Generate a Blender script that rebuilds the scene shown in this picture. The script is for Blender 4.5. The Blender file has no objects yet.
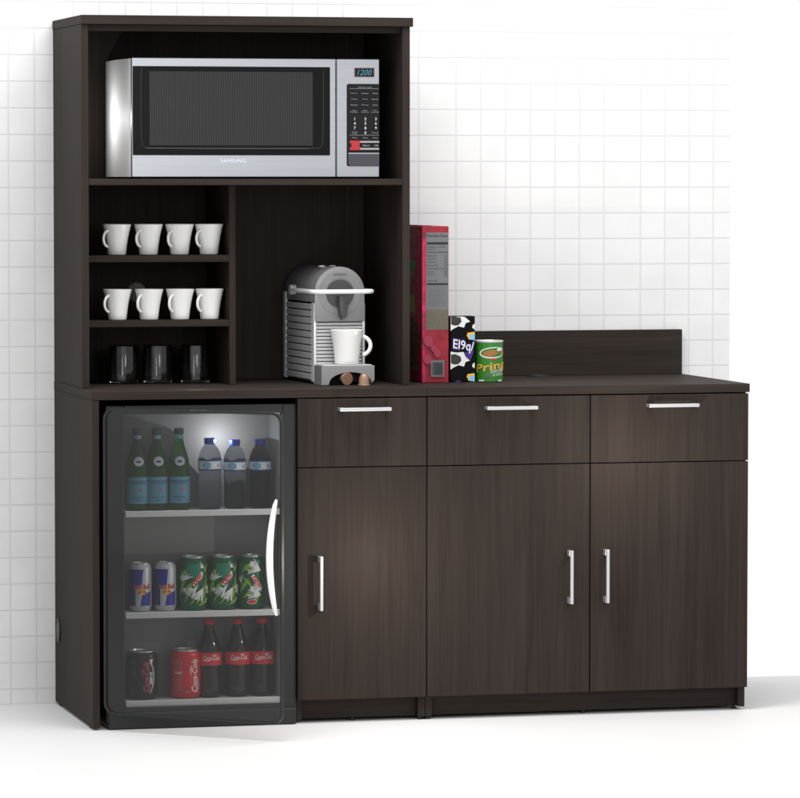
import bpy, bmesh, math, random
from mathutils import Vector, Matrix
S = bpy.context.scene
COL = S.collection
R = math.radians
# ------------------------------------------------------------------ camera
cam = bpy.data.cameras.new('camera'); co = bpy.data.objects.new('camera', cam); COL.objects.link(co)
co.location = (-1.9255, -10.9864, 1.4654)
YAW, PIT = 0.2403, -0.052
co.rotation_euler = (math.pi/2 + PIT, 0, -YAW)
cam.sensor_width = 36; cam.sensor_fit = 'HORIZONTAL'
cam.lens = 4220.1/800*36
cam.shift_x = (400-373.8)/800
cam.shift_y = (396.98-399)/800
cam.clip_start = 0.5; cam.clip_end = 200
S.camera = co
# ------------------------------------------------------------------ world
w = bpy.data.worlds.new('World'); S.world = w; w.use_nodes = True
w.node_tree.nodes['Background'].inputs[0].default_value = (1, 1, 1, 1)
w.node_tree.nodes['Background'].inputs[1].default_value = 1.0
# ------------------------------------------------------------------ lamps
def area(name, loc, target, size, power, col=(1, 1, 1)):
    l = bpy.data.lights.new(name, 'AREA'); l.shape = 'DISK'; l.size = size; l.energy = power; l.color = col
    o = bpy.data.objects.new(name, l); COL.objects.link(o); o.location = loc
    o.rotation_euler = (Vector(target)-Vector(loc)).to_track_quat('-Z', 'Y').to_euler()
    return o
def point(name, loc, power, col=(1, 1, 1), r=0.0):
    l = bpy.data.lights.new(name, 'POINT'); l.energy = power; l.color = col; l.shadow_soft_size = r
    o = bpy.data.objects.new(name, l); COL.objects.link(o); o.location = loc
    return o
area('studio_softbox', (1.3, -1.2, 4.2), (1.1, 0.5, 0.8), 2.4, 76)
area('studio_softbox', (-.40, -1.1, 4.3), (-.3, 0.5, 0.6), 2.0, 84)
area('studio_fill', (0.6, -8.0, 2.0), (0.7, 0.4, 1.2), 1.6, 45)
point('accent_lamp', (0.78, -0.24, 0.44), 3.3, (1, .90, .82))
point('accent_lamp', (1.48, -0.24, 0.71), 3.2, (1, .90, .82))
point('accent_lamp', (0.29, 0.03, 0.945), 0.22, (1, .97, .93))
point('accent_lamp', (0.50, -0.04, 1.06), 0.62, (1, .98, .95))
point('accent_lamp', (0.040, 0.40, 1.625), 0.8, (1, 1, 1))
point('fridge_lamp', (0.3725, 0.095, 0.762), 0.95, (.96, .98, 1))
S.view_settings.view_transform = 'Standard'; S.view_settings.look = 'None'
S.view_settings.exposure = 0; S.view_settings.gamma = 1
S.cycles.use_denoising = True
S.cycles.max_bounces = 12; S.cycles.transparent_max_bounces = 16
S.cycles.caustics_reflective = False; S.cycles.caustics_refractive = False

# ------------------------------------------------------------------ materials
def mat(name, col=(.5, .5, .5), rough=.5, metal=0., spec=.5, trans=0., ior=1.45, emit=None, es=0., coat=0., noise=None):
    m = bpy.data.materials.new(name); m.use_nodes = True
    b = m.node_tree.nodes['Principled BSDF']
    b.inputs['Base Color'].default_value = (*col, 1)
    b.inputs['Roughness'].default_value = rough
    b.inputs['Metallic'].default_value = metal
    b.inputs['Specular IOR Level'].default_value = spec
    b.inputs['Transmission Weight'].default_value = trans
    b.inputs['IOR'].default_value = ior
    b.inputs['Coat Weight'].default_value = coat
    if emit:
        b.inputs['Emission Color'].default_value = (*emit, 1); b.inputs['Emission Strength'].default_value = es
    nt = m.node_tree
    if noise:  # (scale xyz, amount): real mottling of the base colour
        tc = nt.nodes.new('ShaderNodeTexCoord'); mp = nt.nodes.new('ShaderNodeMapping')
        mp.inputs['Scale'].default_value = noise[0]
        n = nt.nodes.new('ShaderNodeTexNoise'); n.inputs['Scale'].default_value = 1; n.inputs['Detail'].default_value = 4
        r = nt.nodes.new('ShaderNodeValToRGB')
        a = noise[1]
        r.color_ramp.elements[0].position = .3; r.color_ramp.elements[1].position = .7
        r.color_ramp.elements[0].color = (*[c*(1-a) for c in col], 1)
        r.color_ramp.elements[1].color = (*[c*(1+a) for c in col], 1)
        nt.links.new(tc.outputs['Object'], mp.inputs[0]); nt.links.new(mp.outputs[0], n.inputs[0])
        nt.links.new(n.outputs[0], r.inputs[0]); nt.links.new(r.outputs[0], b.inputs['Base Color'])
    return m

def wood(name, axis):
    m = bpy.data.materials.new(name); m.use_nodes = True; nt = m.node_tree; N = nt.nodes; L = nt.links
    b = N['Principled BSDF']; b.inputs['Roughness'].default_value = .55; b.inputs['Specular IOR Level'].default_value = .03
    tc = N.new('ShaderNodeTexCoord'); oi = N.new('ShaderNodeObjectInfo')
    add = N.new('ShaderNodeVectorMath'); add.operation = 'ADD'
    mul = N.new('ShaderNodeMath'); mul.operation = 'MULTIPLY'; mul.inputs[1].default_value = 37.
    L.new(oi.outputs['Random'], mul.inputs[0]); L.new(tc.outputs['Object'], add.inputs[0]); L.new(mul.outputs[0], add.inputs[1])
    def ns(scale, detail, dist):
        mp = N.new('ShaderNodeMapping'); mp.inputs['Scale'].default_value = scale
        n = N.new('ShaderNodeTexNoise'); n.inputs['Scale'].default_value = 1; n.inputs['Detail'].default_value = detail
        n.inputs['Distortion'].default_value = dist
        L.new(add.outputs[0], mp.inputs[0]); L.new(mp.outputs[0], n.inputs[0]); return n.outputs[0]
    def sc(f, g):
        v = [f, f, f]; v[axis] = g; return v
    fine = ns(sc(260, 5), 3, .3); mid = ns(sc(55, 1.6), 4, .8); broad = ns(sc(11, .9), 2, 1.2)
    def comb(x, kx, y, ky):
        a = N.new('ShaderNodeMath'); a.operation = 'MULTIPLY'; a.inputs[1].default_value = kx; L.new(x, a.inputs[0])
        c = N.new('ShaderNodeMath'); c.operation = 'MULTIPLY_ADD'; c.inputs[1].default_value = ky
        L.new(y, c.inputs[0]); L.new(a.outputs[0], c.inputs[2]); return c.outputs[0]
    t = comb(comb(fine, .3, mid, .4), 1, broad, .3)
    r = N.new('ShaderNodeValToRGB'); e = r.color_ramp.elements
    e[0].position = .36; e[0].color = (.0240, .0192, .0165, 1)
    e[1].position = .66; e[1].color = (.0390, .0310, .0264, 1)
    k = r.color_ramp.elements.new(.5); k.color = (.0312, .0248, .0212, 1)
    L.new(t, r.inputs[0]); L.new(r.outputs[0], b.inputs['Base Color'])
    bp = N.new('ShaderNodeBump'); bp.inputs['Strength'].default_value = .12; bp.inputs['Distance'].default_value = .001
    L.new(fine, bp.inputs['Height']); L.new(bp.outputs[0], b.inputs['Normal'])
    return m
WV = wood('espresso_wood_vertical_grain', 2); WH = wood('espresso_wood_horizontal_grain', 0)
def tiles():
    m = bpy.data.materials.new('white_square_tiles'); m.use_nodes = True; nt = m.node_tree; N = nt.nodes; L = nt.links
    b = N['Principled BSDF']; b.inputs['Roughness'].default_value = .45; b.inputs['Specular IOR Level'].default_value = .3
    g = N.new('ShaderNodeNewGeometry'); s = N.new('ShaderNodeSeparateXYZ'); L.new(g.outputs['Position'], s.inputs[0])
    def mt(op, a, c=None, d=None):
        n = N.new('ShaderNodeMath'); n.operation = op
        for i, v in enumerate((a, c, d)):
            if v is None: continue
            if isinstance(v, (int, float)): n.inputs[i].default_value = v
            else: L.new(v, n.inputs[i])
        return n.outputs[0]
    P, q = .5485, .0731
    xr = mt('MODULO', mt('ADD', s.outputs[0], P*6-.0596), P)
    near = mt('ABSOLUTE', mt('SUBTRACT', mt('MODULO', mt('ADD', xr, q/2), q), q/2))
    wide = mt('SUBTRACT', P, xr)
    sel = mt('GREATER_THAN', xr, 6*q+q/2)
    dx = mt('ADD', mt('MULTIPLY', near, mt('SUBTRACT', 1, sel)), mt('MULTIPLY', wide, sel))
    qz = .0734
    dz = mt('ABSOLUTE', mt('SUBTRACT', mt('MODULO', mt('ADD', s.outputs[2], qz*4-.0415+qz/2), qz), qz/2))
    def line(d, hw):
        mr = N.new('ShaderNodeMapRange'); mr.interpolation_type = 'SMOOTHSTEP'
        mr.inputs['From Min'].default_value = hw*.2; mr.inputs['From Max'].default_value = hw*1.9
        mr.inputs['To Min'].default_value = 1; mr.inputs['To Max'].default_value = 0
        L.new(d, mr.inputs['Value']); return mr.outputs[0]
    lx = line(dx, .0022); lz = line(dz, .0018)
    f = mt('MAXIMUM', mt('MULTIPLY', lx, .8), lz)
    n = N.new('ShaderNodeTexNoise'); n.inputs['Scale'].default_value = 9; n.inputs['Detail'].default_value = 5
    L.new(g.outputs['Position'], n.inputs[0])
    r = N.new('ShaderNodeValToRGB'); r.color_ramp.elements[0].color = (.665, .665, .665, 1); r.color_ramp.elements[1].color = (.705, .705, .705, 1)
    r.color_ramp.elements[0].position = .35; r.color_ramp.elements[1].position = .65
    L.new(n.outputs[0], r.inputs[0])
    mx = N.new('ShaderNodeMix'); mx.data_type = 'RGBA'
    L.new(f, mx.inputs[0]); L.new(r.outputs[0], mx.inputs[6]); mx.inputs[7].default_value = (.555, .56, .565, 1)
    L.new(mx.outputs[2], b.inputs['Base Color'])
    bp = N.new('ShaderNodeBump'); bp.inputs['Strength'].default_value = .3; bp.inputs['Distance'].default_value = .001; bp.invert = True
    L.new(f, bp.inputs['Height']); L.new(bp.outputs[0], b.inputs['Normal'])
    return m
TILE = tiles()
FLOOR = mat('white_studio_floor', (.63, .63, .63), .6, spec=.2, noise=((3, 3, 3), .01))
CHROME = mat('satin_nickel', (.60, .60, .61), .3, .75)
BLACK = mat('black_plastic', (.012, .012, .012), .45)
GROM = mat('grommet_plastic', (.02, .02, .02), .35)
DARKGAP = mat('recess_shade', (.006, .006, .006), .8, spec=.1)  # shade colour for the drip tray cavity
CERAM = mat('white_ceramic', (.78, .78, .77), .18, coat=.3)
ENAM = mat('handle_white', (.8, .8, .8), .3)
FRBODY = mat('fridge_charcoal', (.016, .017, .017), .5, spec=.35)
LINER = mat('fridge_liner_grey', (.28, .28, .28), .5)
SHELF = mat('fridge_shelf_grey', (.5, .5, .5), .4)
STEEL = mat('brushed_steel', (.37, .385, .41), .33, .85, noise=((4, 4, 400), .06))
STEELS = mat('microwave_side_steel', (.75, .75, .75), .6, 0.)
MWIN = mat('microwave_window_black', (.006, .006, .0065), .12, spec=.12)
MESHW = mat('microwave_mesh', (.020, .020, .021), .4, spec=.25)
PANEL = mat('keypad_black', (.010, .010, .011), .3, spec=.15)
SLATE = mat('keypad_slate', (.04, .04, .05), .35)
GREYTXT = mat('keypad_print', (.25, .25, .26), .5)
WHITETXT = mat('white_print', (.8, .8, .8), .5)
RED = mat('red_print', (.62, .02, .025), .4)
KRED = mat('keypad_red', (.36, .012, .018), .4); KWHITE = mat('keypad_white', (.42, .42, .42), .5)
MAROON = mat('display_frame', (.17, .09, .10), .35)
CYAN = mat('display_digits', (.03, .15, .20), .4, emit=(.05, .40, .55), es=.12)
CMG = mat('coffee_machine_grey', (.24, .24, .245), .38, .25)
CMD = mat('coffee_machine_dark', (.05, .05, .052), .35)
CMM = mat('coffee_machine_mid', (.25, .25, .255), .35, .2)
CMS = mat('coffee_machine_silver', (.52, .52, .525), .4, .25)
CML = mat('coffee_machine_light', (.68, .68, .69), .35, .25)
COPPER = mat('copper_foil', (.30, .175, .12), .4, .35)
GLASS = mat('tumbler_glass', (.93, .95, .96), .03, trans=1., ior=1.45)
GREENG = mat('green_bottle_glass', (.06, .28, .04), .08, trans=.85, ior=1.33)
WATERB = mat('clear_bottle', (.42, .45, .49), .06, trans=1., ior=1.18)
COLA = mat('cola_bottle_glass', (.012, .006, .005), .08)
ALU = mat('aluminium', (.6, .6, .6), .3, .8)
BLUECAP = mat('blue_cap', (.01, .03, .32), .3)
LBLUE = mat('label_pale_blue', (.085, .24, .32), .5); NAVY = mat('label_navy', (.015, .03, .16), .5)
SILV = mat('label_silver', (.42, .45, .5), .4); PALE = mat('label_pale', (.62, .70, .76), .5)
TEAL = mat('label_teal', (.16, .36, .46), .5)
CANBLK = mat('can_black', (.012, .012, .012), .3, .2); CANRED = mat('can_red', (.60, .015, .02), .3, .1)
REDBAND = mat('label_red', (.62, .02, .035), .4)
CANSIL = mat('can_silver', (.55, .56, .60), .3, .3); CANBLU = mat('can_blue', (.02, .03, .30), .3, .1)
YEL = mat('yellow_print', (.75, .45, .05), .5); ORG = mat('orange_print', (.55, .12, .03), .5)
MDG = mat('can_deep_green', (.006, .10, .04), .3, .1); MDL = mat('leaf_green', (.22, .42, .03), .4)
MDT = mat('teal_green', (.01, .20, .12), .4); MDK = mat('very_dark_green', (.006, .04, .015), .4)
CARD = mat('carton_red', (.27, .006, .022), .5, noise=((30, 30, 30), .25)); CARDM = mat('carton_magenta', (.45, .012, .07), .5, noise=((45, 45, 45), .5))
PINK = mat('pink_print', (.32, .025, .065), .5); CGRN = mat('carton_green', (.03, .42, .05), .5); CYEL = mat('carton_olive', (.42, .46, .03), .5)
CEREAL = mat('cereal_print', (.16, .09, .045), .6, noise=((120, 120, 120), .8)); BEIGE = mat('panel_beige', (.12, .11, .078), .6, noise=((300, 300, 300), .2))
PGREY = mat('panel_grey', (.14, .145, .15), .6); INK = mat('ink_black', (.012, .012, .013), .5)
SNB = mat('snack_black', (.003, .003, .005), .4, spec=.12); PURP = mat('snack_purple', (.05, .012, .2), .4); COOK = mat('cookie_dark', (.035, .032, .028), .6, noise=((300, 300, 300), .6))
SNW = mat('snack_white', (.72, .75, .72), .4); SKY = mat('print_sky_blue', (.2, .5, .8), .4)
PRG = mat('tube_green', (.028, .19, .016), .35); CHIP = mat('chip_brown', (.36, .14, .04), .5); GOLD = mat('gold_letters', (.62, .42, .06), .4)
def door_glass():
    m = bpy.data.materials.new('smoked_door_glass'); m.use_nodes = True; nt = m.node_tree; N = nt.nodes
    N.remove(N['Principled BSDF']); out = [n for n in N if n.type == 'OUTPUT_MATERIAL'][0]
    t = N.new('ShaderNodeBsdfTransparent'); t.inputs[0].default_value = (.40, .405, .405, 1)
    g = N.new('ShaderNodeBsdfGlossy'); g.inputs['Roughness'].default_value = .08; g.inputs[0].default_value = (1, 1, 1, 1)
    mx = N.new('ShaderNodeMixShader'); mx.inputs[0].default_value = .034
    nt.links.new(t.outputs[0], mx.inputs[1]); nt.links.new(g.outputs[0], mx.inputs[2]); nt.links.new(mx.outputs[0], out.inputs[0])
    return m
DGLASS = door_glass()

def mesh_grid(m):
    nt = m.node_tree; b = nt.nodes['Principled BSDF']; tc = nt.nodes.new('ShaderNodeTexCoord'); out = None
    for d_ in ('X', 'Z'):
        wv = nt.nodes.new('ShaderNodeTexWave'); wv.bands_direction = d_; wv.inputs['Scale'].default_value = 48 if d_ == 'X' else 40
        nt.links.new(tc.outputs['Object'], wv.inputs[0])
        if out is None: out = wv.outputs['Fac']
        else:
            mu = nt.nodes.new('ShaderNodeMath'); mu.operation = 'MULTIPLY_ADD'; mu.inputs[1].default_value = .15
            nt.links.new(wv.outputs['Fac'], mu.inputs[0]); nt.links.new(out, mu.inputs[2]); out = mu.outputs[0]
    r = nt.nodes.new('ShaderNodeValToRGB'); r.color_ramp.elements[0].color = (.010, .010, .0105, 1); r.color_ramp.elements[1].color = (.026, .026, .027, 1)
    nt.links.new(out, r.inputs[0]); nt.links.new(r.outputs[0], b.inputs['Base Color'])
mesh_grid(MESHW)
# ------------------------------------------------------------------ object helpers
ROOTLOC = {}
def thing(name, label, cat, loc=(0, 0, 0), group=None):
    o = bpy.data.objects.new(name, None); COL.objects.link(o); o.location = loc; o.empty_display_size = .05
    o['label'] = label; o['category'] = cat
    if group: o['group'] = group
    ROOTLOC[o.name] = Vector(loc); return o
def obj(name, bm, mats, parent=None, smooth=False, label=None):
    """one mesh object; geometry is given in world space of an unrotated thing"""
    if parent is not None:
        r = parent
        while r.parent: r = r.parent
        bmesh.ops.translate(bm, vec=-ROOTLOC[r.name], verts=bm.verts)
    me = bpy.data.meshes.new(name); 
    bm.normal_update(); bm.to_mesh(me); bm.free()
    for m in (mats if isinstance(mats, (list, tuple)) else [mats]): me.materials.append(m)
    if smooth:
        me.polygons.foreach_set('use_smooth', [True]*len(me.polygons))
        try: me.set_sharp_from_angle(angle=R(38))
        except Exception: pass
    o = bpy.data.objects.new(name, me); COL.objects.link(o)
    if parent is not None: o.parent = parent
    if label: o['label'] = label
    return o
def copy_tree(o, parent=None):
    c = o.copy(); COL.objects.link(c)
    if parent is not None: c.parent = parent
    for ch in [k for k in list(bpy.data.objects) if k.parent == o]: copy_tree(ch, c)
    return c
def nb(): return bmesh.new()
def box(bm, x0, x1, y0, y1, z0, z1, bev=.0012, seg=1):
    t = bmesh.new(); bmesh.ops.create_cube(t, size=1)
    for v in t.verts:
        v.co = Vector(((x0+x1)/2+v.co.x*(x1-x0), (y0+y1)/2+v.co.y*(y1-y0), (z0+z1)/2+v.co.z*(z1-z0)))
    if bev: bmesh.ops.bevel(t, geom=t.edges[:], offset=bev, segments=seg, affect='EDGES', profile=.5)
    merge(bm, t); return bm
def merge(bm, t, mi=None):
    me = bpy.data.meshes.new('tmp'); t.to_mesh(me); t.free()
    n0 = len(bm.faces); bm.from_mesh(me); bpy.data.meshes.remove(me)
    if mi is not None:
        bm.faces.ensure_lookup_table()
        for f in bm.faces[n0:]: f.material_index = mi
def bx(*a, **k): return box(nb(), *a, **k)
def lathe(bm, prof, cx, cy, cz, seg=40, cap=True):
    rings = []
    for r, z in prof:
        if r < 1e-6: rings.append([bm.verts.new((cx, cy, cz+z))])
        else: rings.append([bm.verts.new((cx+r*math.cos(2*math.pi*k/seg), cy+r*math.sin(2*math.pi*k/seg), cz+z)) for k in range(seg)])
    for a, b in zip(rings, rings[1:]):
        if len(a) == 1 and len(b) == 1: continue
        for k in range(seg):
            k2 = (k+1) % seg
            if len(a) == 1: bm.faces.new((a[0], b[k2], b[k]))
            elif len(b) == 1: bm.faces.new((a[k], a[k2], b[0]))
            else: bm.faces.new((a[k], a[k2], b[k2], b[k]))
    bmesh.ops.recalc_face_normals(bm, faces=bm.faces[:]); return bm
def tube(bm, pts, rad, seg=12, caps=True):
    pts = [Vector(p) for p in pts]; n = len(pts); rings = []
    rr = rad if isinstance(rad, (list, tuple)) else [rad]*n
    up = None
    for i, p in enumerate(pts):
        d = (pts[min(i+1, n-1)]-pts[max(i-1, 0)]).normalized()
        if up is None:
            up = Vector((0, 0, 1)) if abs(d.z) < .9 else Vector((1, 0, 0))
        s = d.cross(up).normalized(); up = s.cross(d).normalized()
        rings.append([bm.verts.new(p+s*rr[i]*math.cos(2*math.pi*k/seg)+up*rr[i]*math.sin(2*math.pi*k/seg)) for k in range(seg)])
    for a, b in zip(rings, rings[1:]):
        for k in range(seg): bm.faces.new((a[k], a[(k+1) % seg], b[(k+1) % seg], b[k]))
    if caps: bm.faces.new(rings[0]); bm.faces.new(rings[-1])
    bmesh.ops.recalc_face_normals(bm, faces=bm.faces[:]); return bm
def prism(bm, pts, y0, y1, bev=0):
    """extrude an x-z outline from y0 to y1"""
    t = bmesh.new()
    a = [t.verts.new((x, y0, z)) for x, z in pts]; f = t.faces.new(a)
    r = bmesh.ops.extrude_face_region(t, geom=[f])
    bmesh.ops.translate(t, vec=(0, y1-y0, 0), verts=[v for v in r['geom'] if isinstance(v, bmesh.types.BMVert)])
    bmesh.ops.recalc_face_normals(t, faces=t.faces[:])
    if bev:
        bmesh.ops.bevel(t, geom=[e for e in t.edges if abs(e.verts[0].co.y-e.verts[1].co.y) < 1e-6], offset=bev, segments=2, affect='EDGES', profile=.5)
    merge(bm, t); return bm
def rrect(x0, x1, z0, z1, r, n=6):
    out = []
    for cx, cz, a0 in ((x1-r, z1-r, 0), (x0+r, z1-r, 90), (x0+r, z0+r, 180), (x1-r, z0+r, 270)):
        for k in range(n+1):
            a = R(a0+90*k/n); out.append((cx+r*math.cos(a), cz+r*math.sin(a)))
    return out
# --- flat artwork in (u, v), later laid on a face or wrapped round a cylinder
def text_bm(s, x, y, h, w=None, shear=0, bold=0, rot=0, mirror=False, align='CENTER'):
    c = bpy.data.curves.new('t', 'FONT'); c.body = s; c.size = 1; c.shear = shear; c.offset = bold; c.resolution_u = 3
    o = bpy.data.objects.new('t', c); COL.objects.link(o)
    me = bpy.data.meshes.new_from_object(o.evaluated_get(bpy.context.evaluated_depsgraph_get()))
    bpy.data.objects.remove(o); bpy.data.curves.remove(c)
    t = bmesh.new(); t.from_mesh(me); bpy.data.meshes.remove(me)
    xs = [v.co.x for v in t.verts]; ys = [v.co.y for v in t.verts]
    if not xs: return t
    x0, x1, y0, y1 = min(xs), max(xs), min(ys), max(ys)
    sy = h/(y1-y0); sx = sy if w is None else w/(x1-x0)
    for v in t.verts:
        a, b = (v.co.x-(x0+x1)/2)*sx, (v.co.y-(y0+y1)/2)*sy
        if align == 'LEFT': a += (x1-x0)/2*sx
        if mirror: a = -a
        v.co = Vector((x+a*math.cos(rot)-b*math.sin(rot), y+a*math.sin(rot)+b*math.cos(rot), 0))
    return t
class Art:
    def __init__(s): s.items = []; s.mats = []; s.k = 0
    def mi(s, m):
        if m not in s.mats: s.mats.append(m)
        return s.mats.index(m)
    def poly(s, m, pts):
        t = bmesh.new(); f = t.faces.new([t.verts.new((x, y, 0)) for x, y in pts])
        bmesh.ops.triangulate(t, faces=[f]); s.k += 1; s.items.append((t, s.mi(m), s.k)); return s
    def rect(s, m, x0, x1, y0, y1): return s.poly(m, [(x0, y0), (x1, y0), (x1, y1), (x0, y1)])
    def ell(s, m, x, y, a, b, rot=0, n=28):
        return s.poly(m, [(x+a*math.cos(q)*math.cos(rot)-b*math.sin(q)*math.sin(rot), y+a*math.cos(q)*math.sin(rot)+b*math.sin(q)*math.cos(rot)) for q in [2*math.pi*k/n for k in range(n)]])
    def text(s, m, *a, **k):
        t = text_bm(*a, **k); s.k += 1; s.items.append((t, s.mi(m), s.k)); return s
    def stroke(s, m, pts, w):
        """thin brush line, tapered"""
        n = len(pts); L_, R_ = [], []
        for i, p in enumerate(pts):
            a = Vector(pts[max(i-1, 0)]); b = Vector(pts[min(i+1, n-1)]); d = (b-a).normalized(); q = Vector((-d.y, d.x))
            ww = w*(.35+.65*math.sin(math.pi*(i+.5)/n))/2; L_.append(Vector(p)+q*ww); R_.append(Vector(p)-q*ww)
        t = bmesh.new(); A = [t.verts.new((v.x, v.y, 0)) for v in L_]; B = [t.verts.new((v.x, v.y, 0)) for v in R_]
        for i in range(n-1): t.faces.new((A[i], A[i+1], B[i+1], B[i]))
        s.k += 1; s.items.append((t, s.mi(m), s.k)); return s
    def flat(s, ox, y, oz, step=.00015, fn=None):
        bm = nb()
        for t, mi, k in s.items:
            for v in t.verts:
                v.co = fn(v.co.x, v.co.y, k*step) if fn else Vector((ox+v.co.x, y-k*step, oz+v.co.y))
            merge(bm, t, mi)
        return bm
    def wrap(s, cx, cy, cz, rad, phi0=0., step=.00012, rfun=None):
        bm = nb()
        for t, mi, k in s.items:
            d = rad*.16
            xs = [v.co.x for v in t.verts]
            if xs:
                q = math.floor(min(xs)/d)*d
                while q < max(xs):
                    q += d
                    bmesh.ops.bisect_plane(t, geom=t.verts[:]+t.edges[:]+t.faces[:], plane_co=(q, 0, 0), plane_no=(1, 0, 0))
            for v in t.verts:
                f = phi0+v.co.x/rad; rr = (rfun(v.co.y) if rfun else rad)+k*step
                v.co = Vector((cx+rr*math.sin(f), cy-rr*math.cos(f), cz+v.co.y))
            merge(bm, t, mi)
        return bm
def wrapband(bm, r, z0, z1, cx, cy, cz, seg=40):
    return lathe(bm, [(r-.002, z0), (r, z0+.0003), (r, z1-.0003), (r-.002, z1)], cx, cy, cz, seg)

W = 1.829; HC = .9003; D = .609
# ------------------------------------------------------------------ floor and wall
f = obj('floor', bx(-5, 5.5, -6, .735, -.03, 0, bev=0), FLOOR); f['kind'] = 'structure'
wl = obj('wall', bx(-1.4, 1.975, .6125, .70, .0005, 2.6, bev=0), TILE)
wl['label'] = 'white square-tiled wall standing behind the cabinets'; wl['category'] = 'wall'

# ------------------------------------------------------------------ pulls
def pull_h(parent, x, z, y=0.):
    b = nb(); L_ = .1430; x += .0025
    box(b, x-L_/2, x+L_/2, y-.034, y-.026, z-.0050, z+.0050, .002, 2)
    for sx in (-1, 1):
        xa = x+sx*(L_/2-.009); box(b, xa-.0085, xa+.0085, y-.027, y, z-.0044, z+.0044, .001)
    return obj('handle', b, CHROME, parent)
def pull_v(parent, x, z, y=0.):
    b = nb(); L_ = .1465
    box(b, x-.0045, x+.0045, y-.034, y-.025, z-L_/2, z+L_/2, .002, 2)
    for sz in (-1, 1):
        za = z+sz*(L_/2-.009); box(b, x-.005, x+.005, y-.026, y, za-.0085, za+.0085, .001)
    return obj('handle', b, CHROME, parent)
def foot(parent, x, y):
    b = nb(); lathe(b, [(0, 0), (.008, 0), (.008, .005), (.005, .0055), (.005, .0078), (0, .0078)], x, y, 0.0003, 16)
    return obj('leveling_foot', b, BLACK, parent)

# ------------------------------------------------------------------ left base cabinet with the fridge bay
c1 = thing('base_cabinet', 'dark wood base cabinet with open fridge bay beside one drawer and one door', 'cabinet', (.457, .3, 0))
obj('countertop', bx(.0, .9138, 0, D, .877, HC), WH, c1)
obj('side_panel', bx(.0008, .0195, .001, D, .006, .8768), WV, c1)
obj('bay_panel', bx(.5575, .5720, .022, D-.02, .008, .8768), WV, c1)
obj('side_panel', bx(.8950, .9136, .020, D, .008, .8768), WV, c1)
obj('back_panel', bx(.020, .557, D-.012, D-.004, .02, .8766, bev=0), WV, c1)
obj('bottom_panel', bx(.5724, .8946, .022, D-.02, .066, .083, bev=0), WV, c1)
d = obj('drawer_front', bx(.5575, .9122, .0, .0185, .6905, .8735, .0008), WV, c1); pull_h(d, .734, .8455)
d = obj('door', bx(.5575, .9122, .0, .0185, .0640, .6878, .0008), WV, c1); pull_v(d, .6150, .380)
obj('kick_panel', bx(.5724, .8946, .046, .062, .008, .0655), WH, c1)
g = obj('cable_grommet', lathe(nb(), [(0, .0), (.030, .0), (.033, .001), (.033, .0035), (.029, .005), (.0285, .0035), (0, .0035)], 0, 0, 0, 32), GROM, c1)
for v in g.data.vertices:   # turn the disc onto the outer face of the left panel
    x, y, z = v.co + Vector((.457, .3, 0)); v.co = Vector((.0009-z, .548+x, .211+y)) - Vector((.457, .3, 0))
for x, y in ((.010, .06), (.010, .545), (.72, .055), (.904, .04)): foot(c1, x, y)

# ------------------------------------------------------------------ right base cabinet
c2 = thing('base_cabinet', 'dark wood base cabinet with two drawers over two doors and a raised backsplash', 'cabinet', (1.37, .3, 0))
obj('countertop', bx(.9141, W, 0, D, .877, HC), WH, c2)
obj('backsplash', bx(.9150, 1.8250, D-.0185, D, HC+.0002, 1.0285), WH, c2)
obj('side_panel', bx(.9148, .9334, .020, D, .008, .8768), WV, c2)
obj('side_panel', bx(1.8065, 1.8245, .020, D, .008, .8768), WV, c2)
obj('back_panel', bx(.9340, 1.806, D-.012, D-.004, .066, .8766, bev=0), WV, c2)
obj('bottom_panel', bx(.9338, 1.8061, .022, D-.02, .066, .083, bev=0), WV, c2)
d = obj('drawer_front', bx(.9155, 1.3713, 0, .0185, .6900, .8735, .0008), WV, c2); pull_h(d, 1.1420, .8437)
d = obj('drawer_front', bx(1.3745, 1.8250, 0, .0185, .6900, .8735, .0008), WV, c2); pull_h(d, 1.5995, .8447)
d = obj('door', bx(.9155, 1.3713, 0, .0185, .0640, .6872, .0008), WV, c2); pull_v(d, 1.3125, .3812)
d = obj('door', bx(1.3745, 1.8250, 0, .0185, .0640, .6872, .0008), WV, c2); pull_v(d, 1.4145, .3816)
obj('kick_panel', bx(.9338, 1.8061, .046, .062, .008, .0655), WH, c2)
obj('cable_grommet', lathe(nb(), [(0, 0), (.034, 0), (.034, .002), (.030, .0035), (.029, .0025), (0, .0025)], 1.381, .535, HC+.0002, 32), GROM, c2)
for x, y in ((.925, .04), (1.37, .055), (1.802, .045), (1.802, .55)): foot(c2, x, y)

# ------------------------------------------------------------------ hutch
h = thing('hutch', 'tall open dark wood hutch with shelves standing on the left base cabinet', 'hutch', (.456, .37, HC))
HB = HC+.0004; YF = .150
obj('top_panel', bx(-.0005, .9117, .142, D, 1.8730, 1.8972), WH, h)
obj('side_panel', bx(.0010, .0200, YF, D, HB, 1.8728), WV, h)
obj('side_panel', bx(.8840, .9045, YF, D, HB, 1.8728), WV, h)
obj('back_panel', bx(.0202, .8838, D-.010, D-.002, HB, 1.8728, bev=0), WV, h)
obj('top_rail', bx(.0202, .8838, .168, .186, 1.8560, 1.8728), WH, h)
obj('microwave_shelf', bx(.0202, .8838, YF+.001, D-.0105, 1.4440, 1.4612), WH, h)
obj('divider', bx(.4295, .4476, .280, D-.0105, HB, 1.4438), WV, h)
obj('cup_shelf', bx(.0202, .4293, .280, D-.0105, 1.2355, 1.2543), WH, h)
obj('cup_shelf', bx(.0202, .4293, .280, D-.0105, 1.0596, 1.0774), WH, h)
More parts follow.
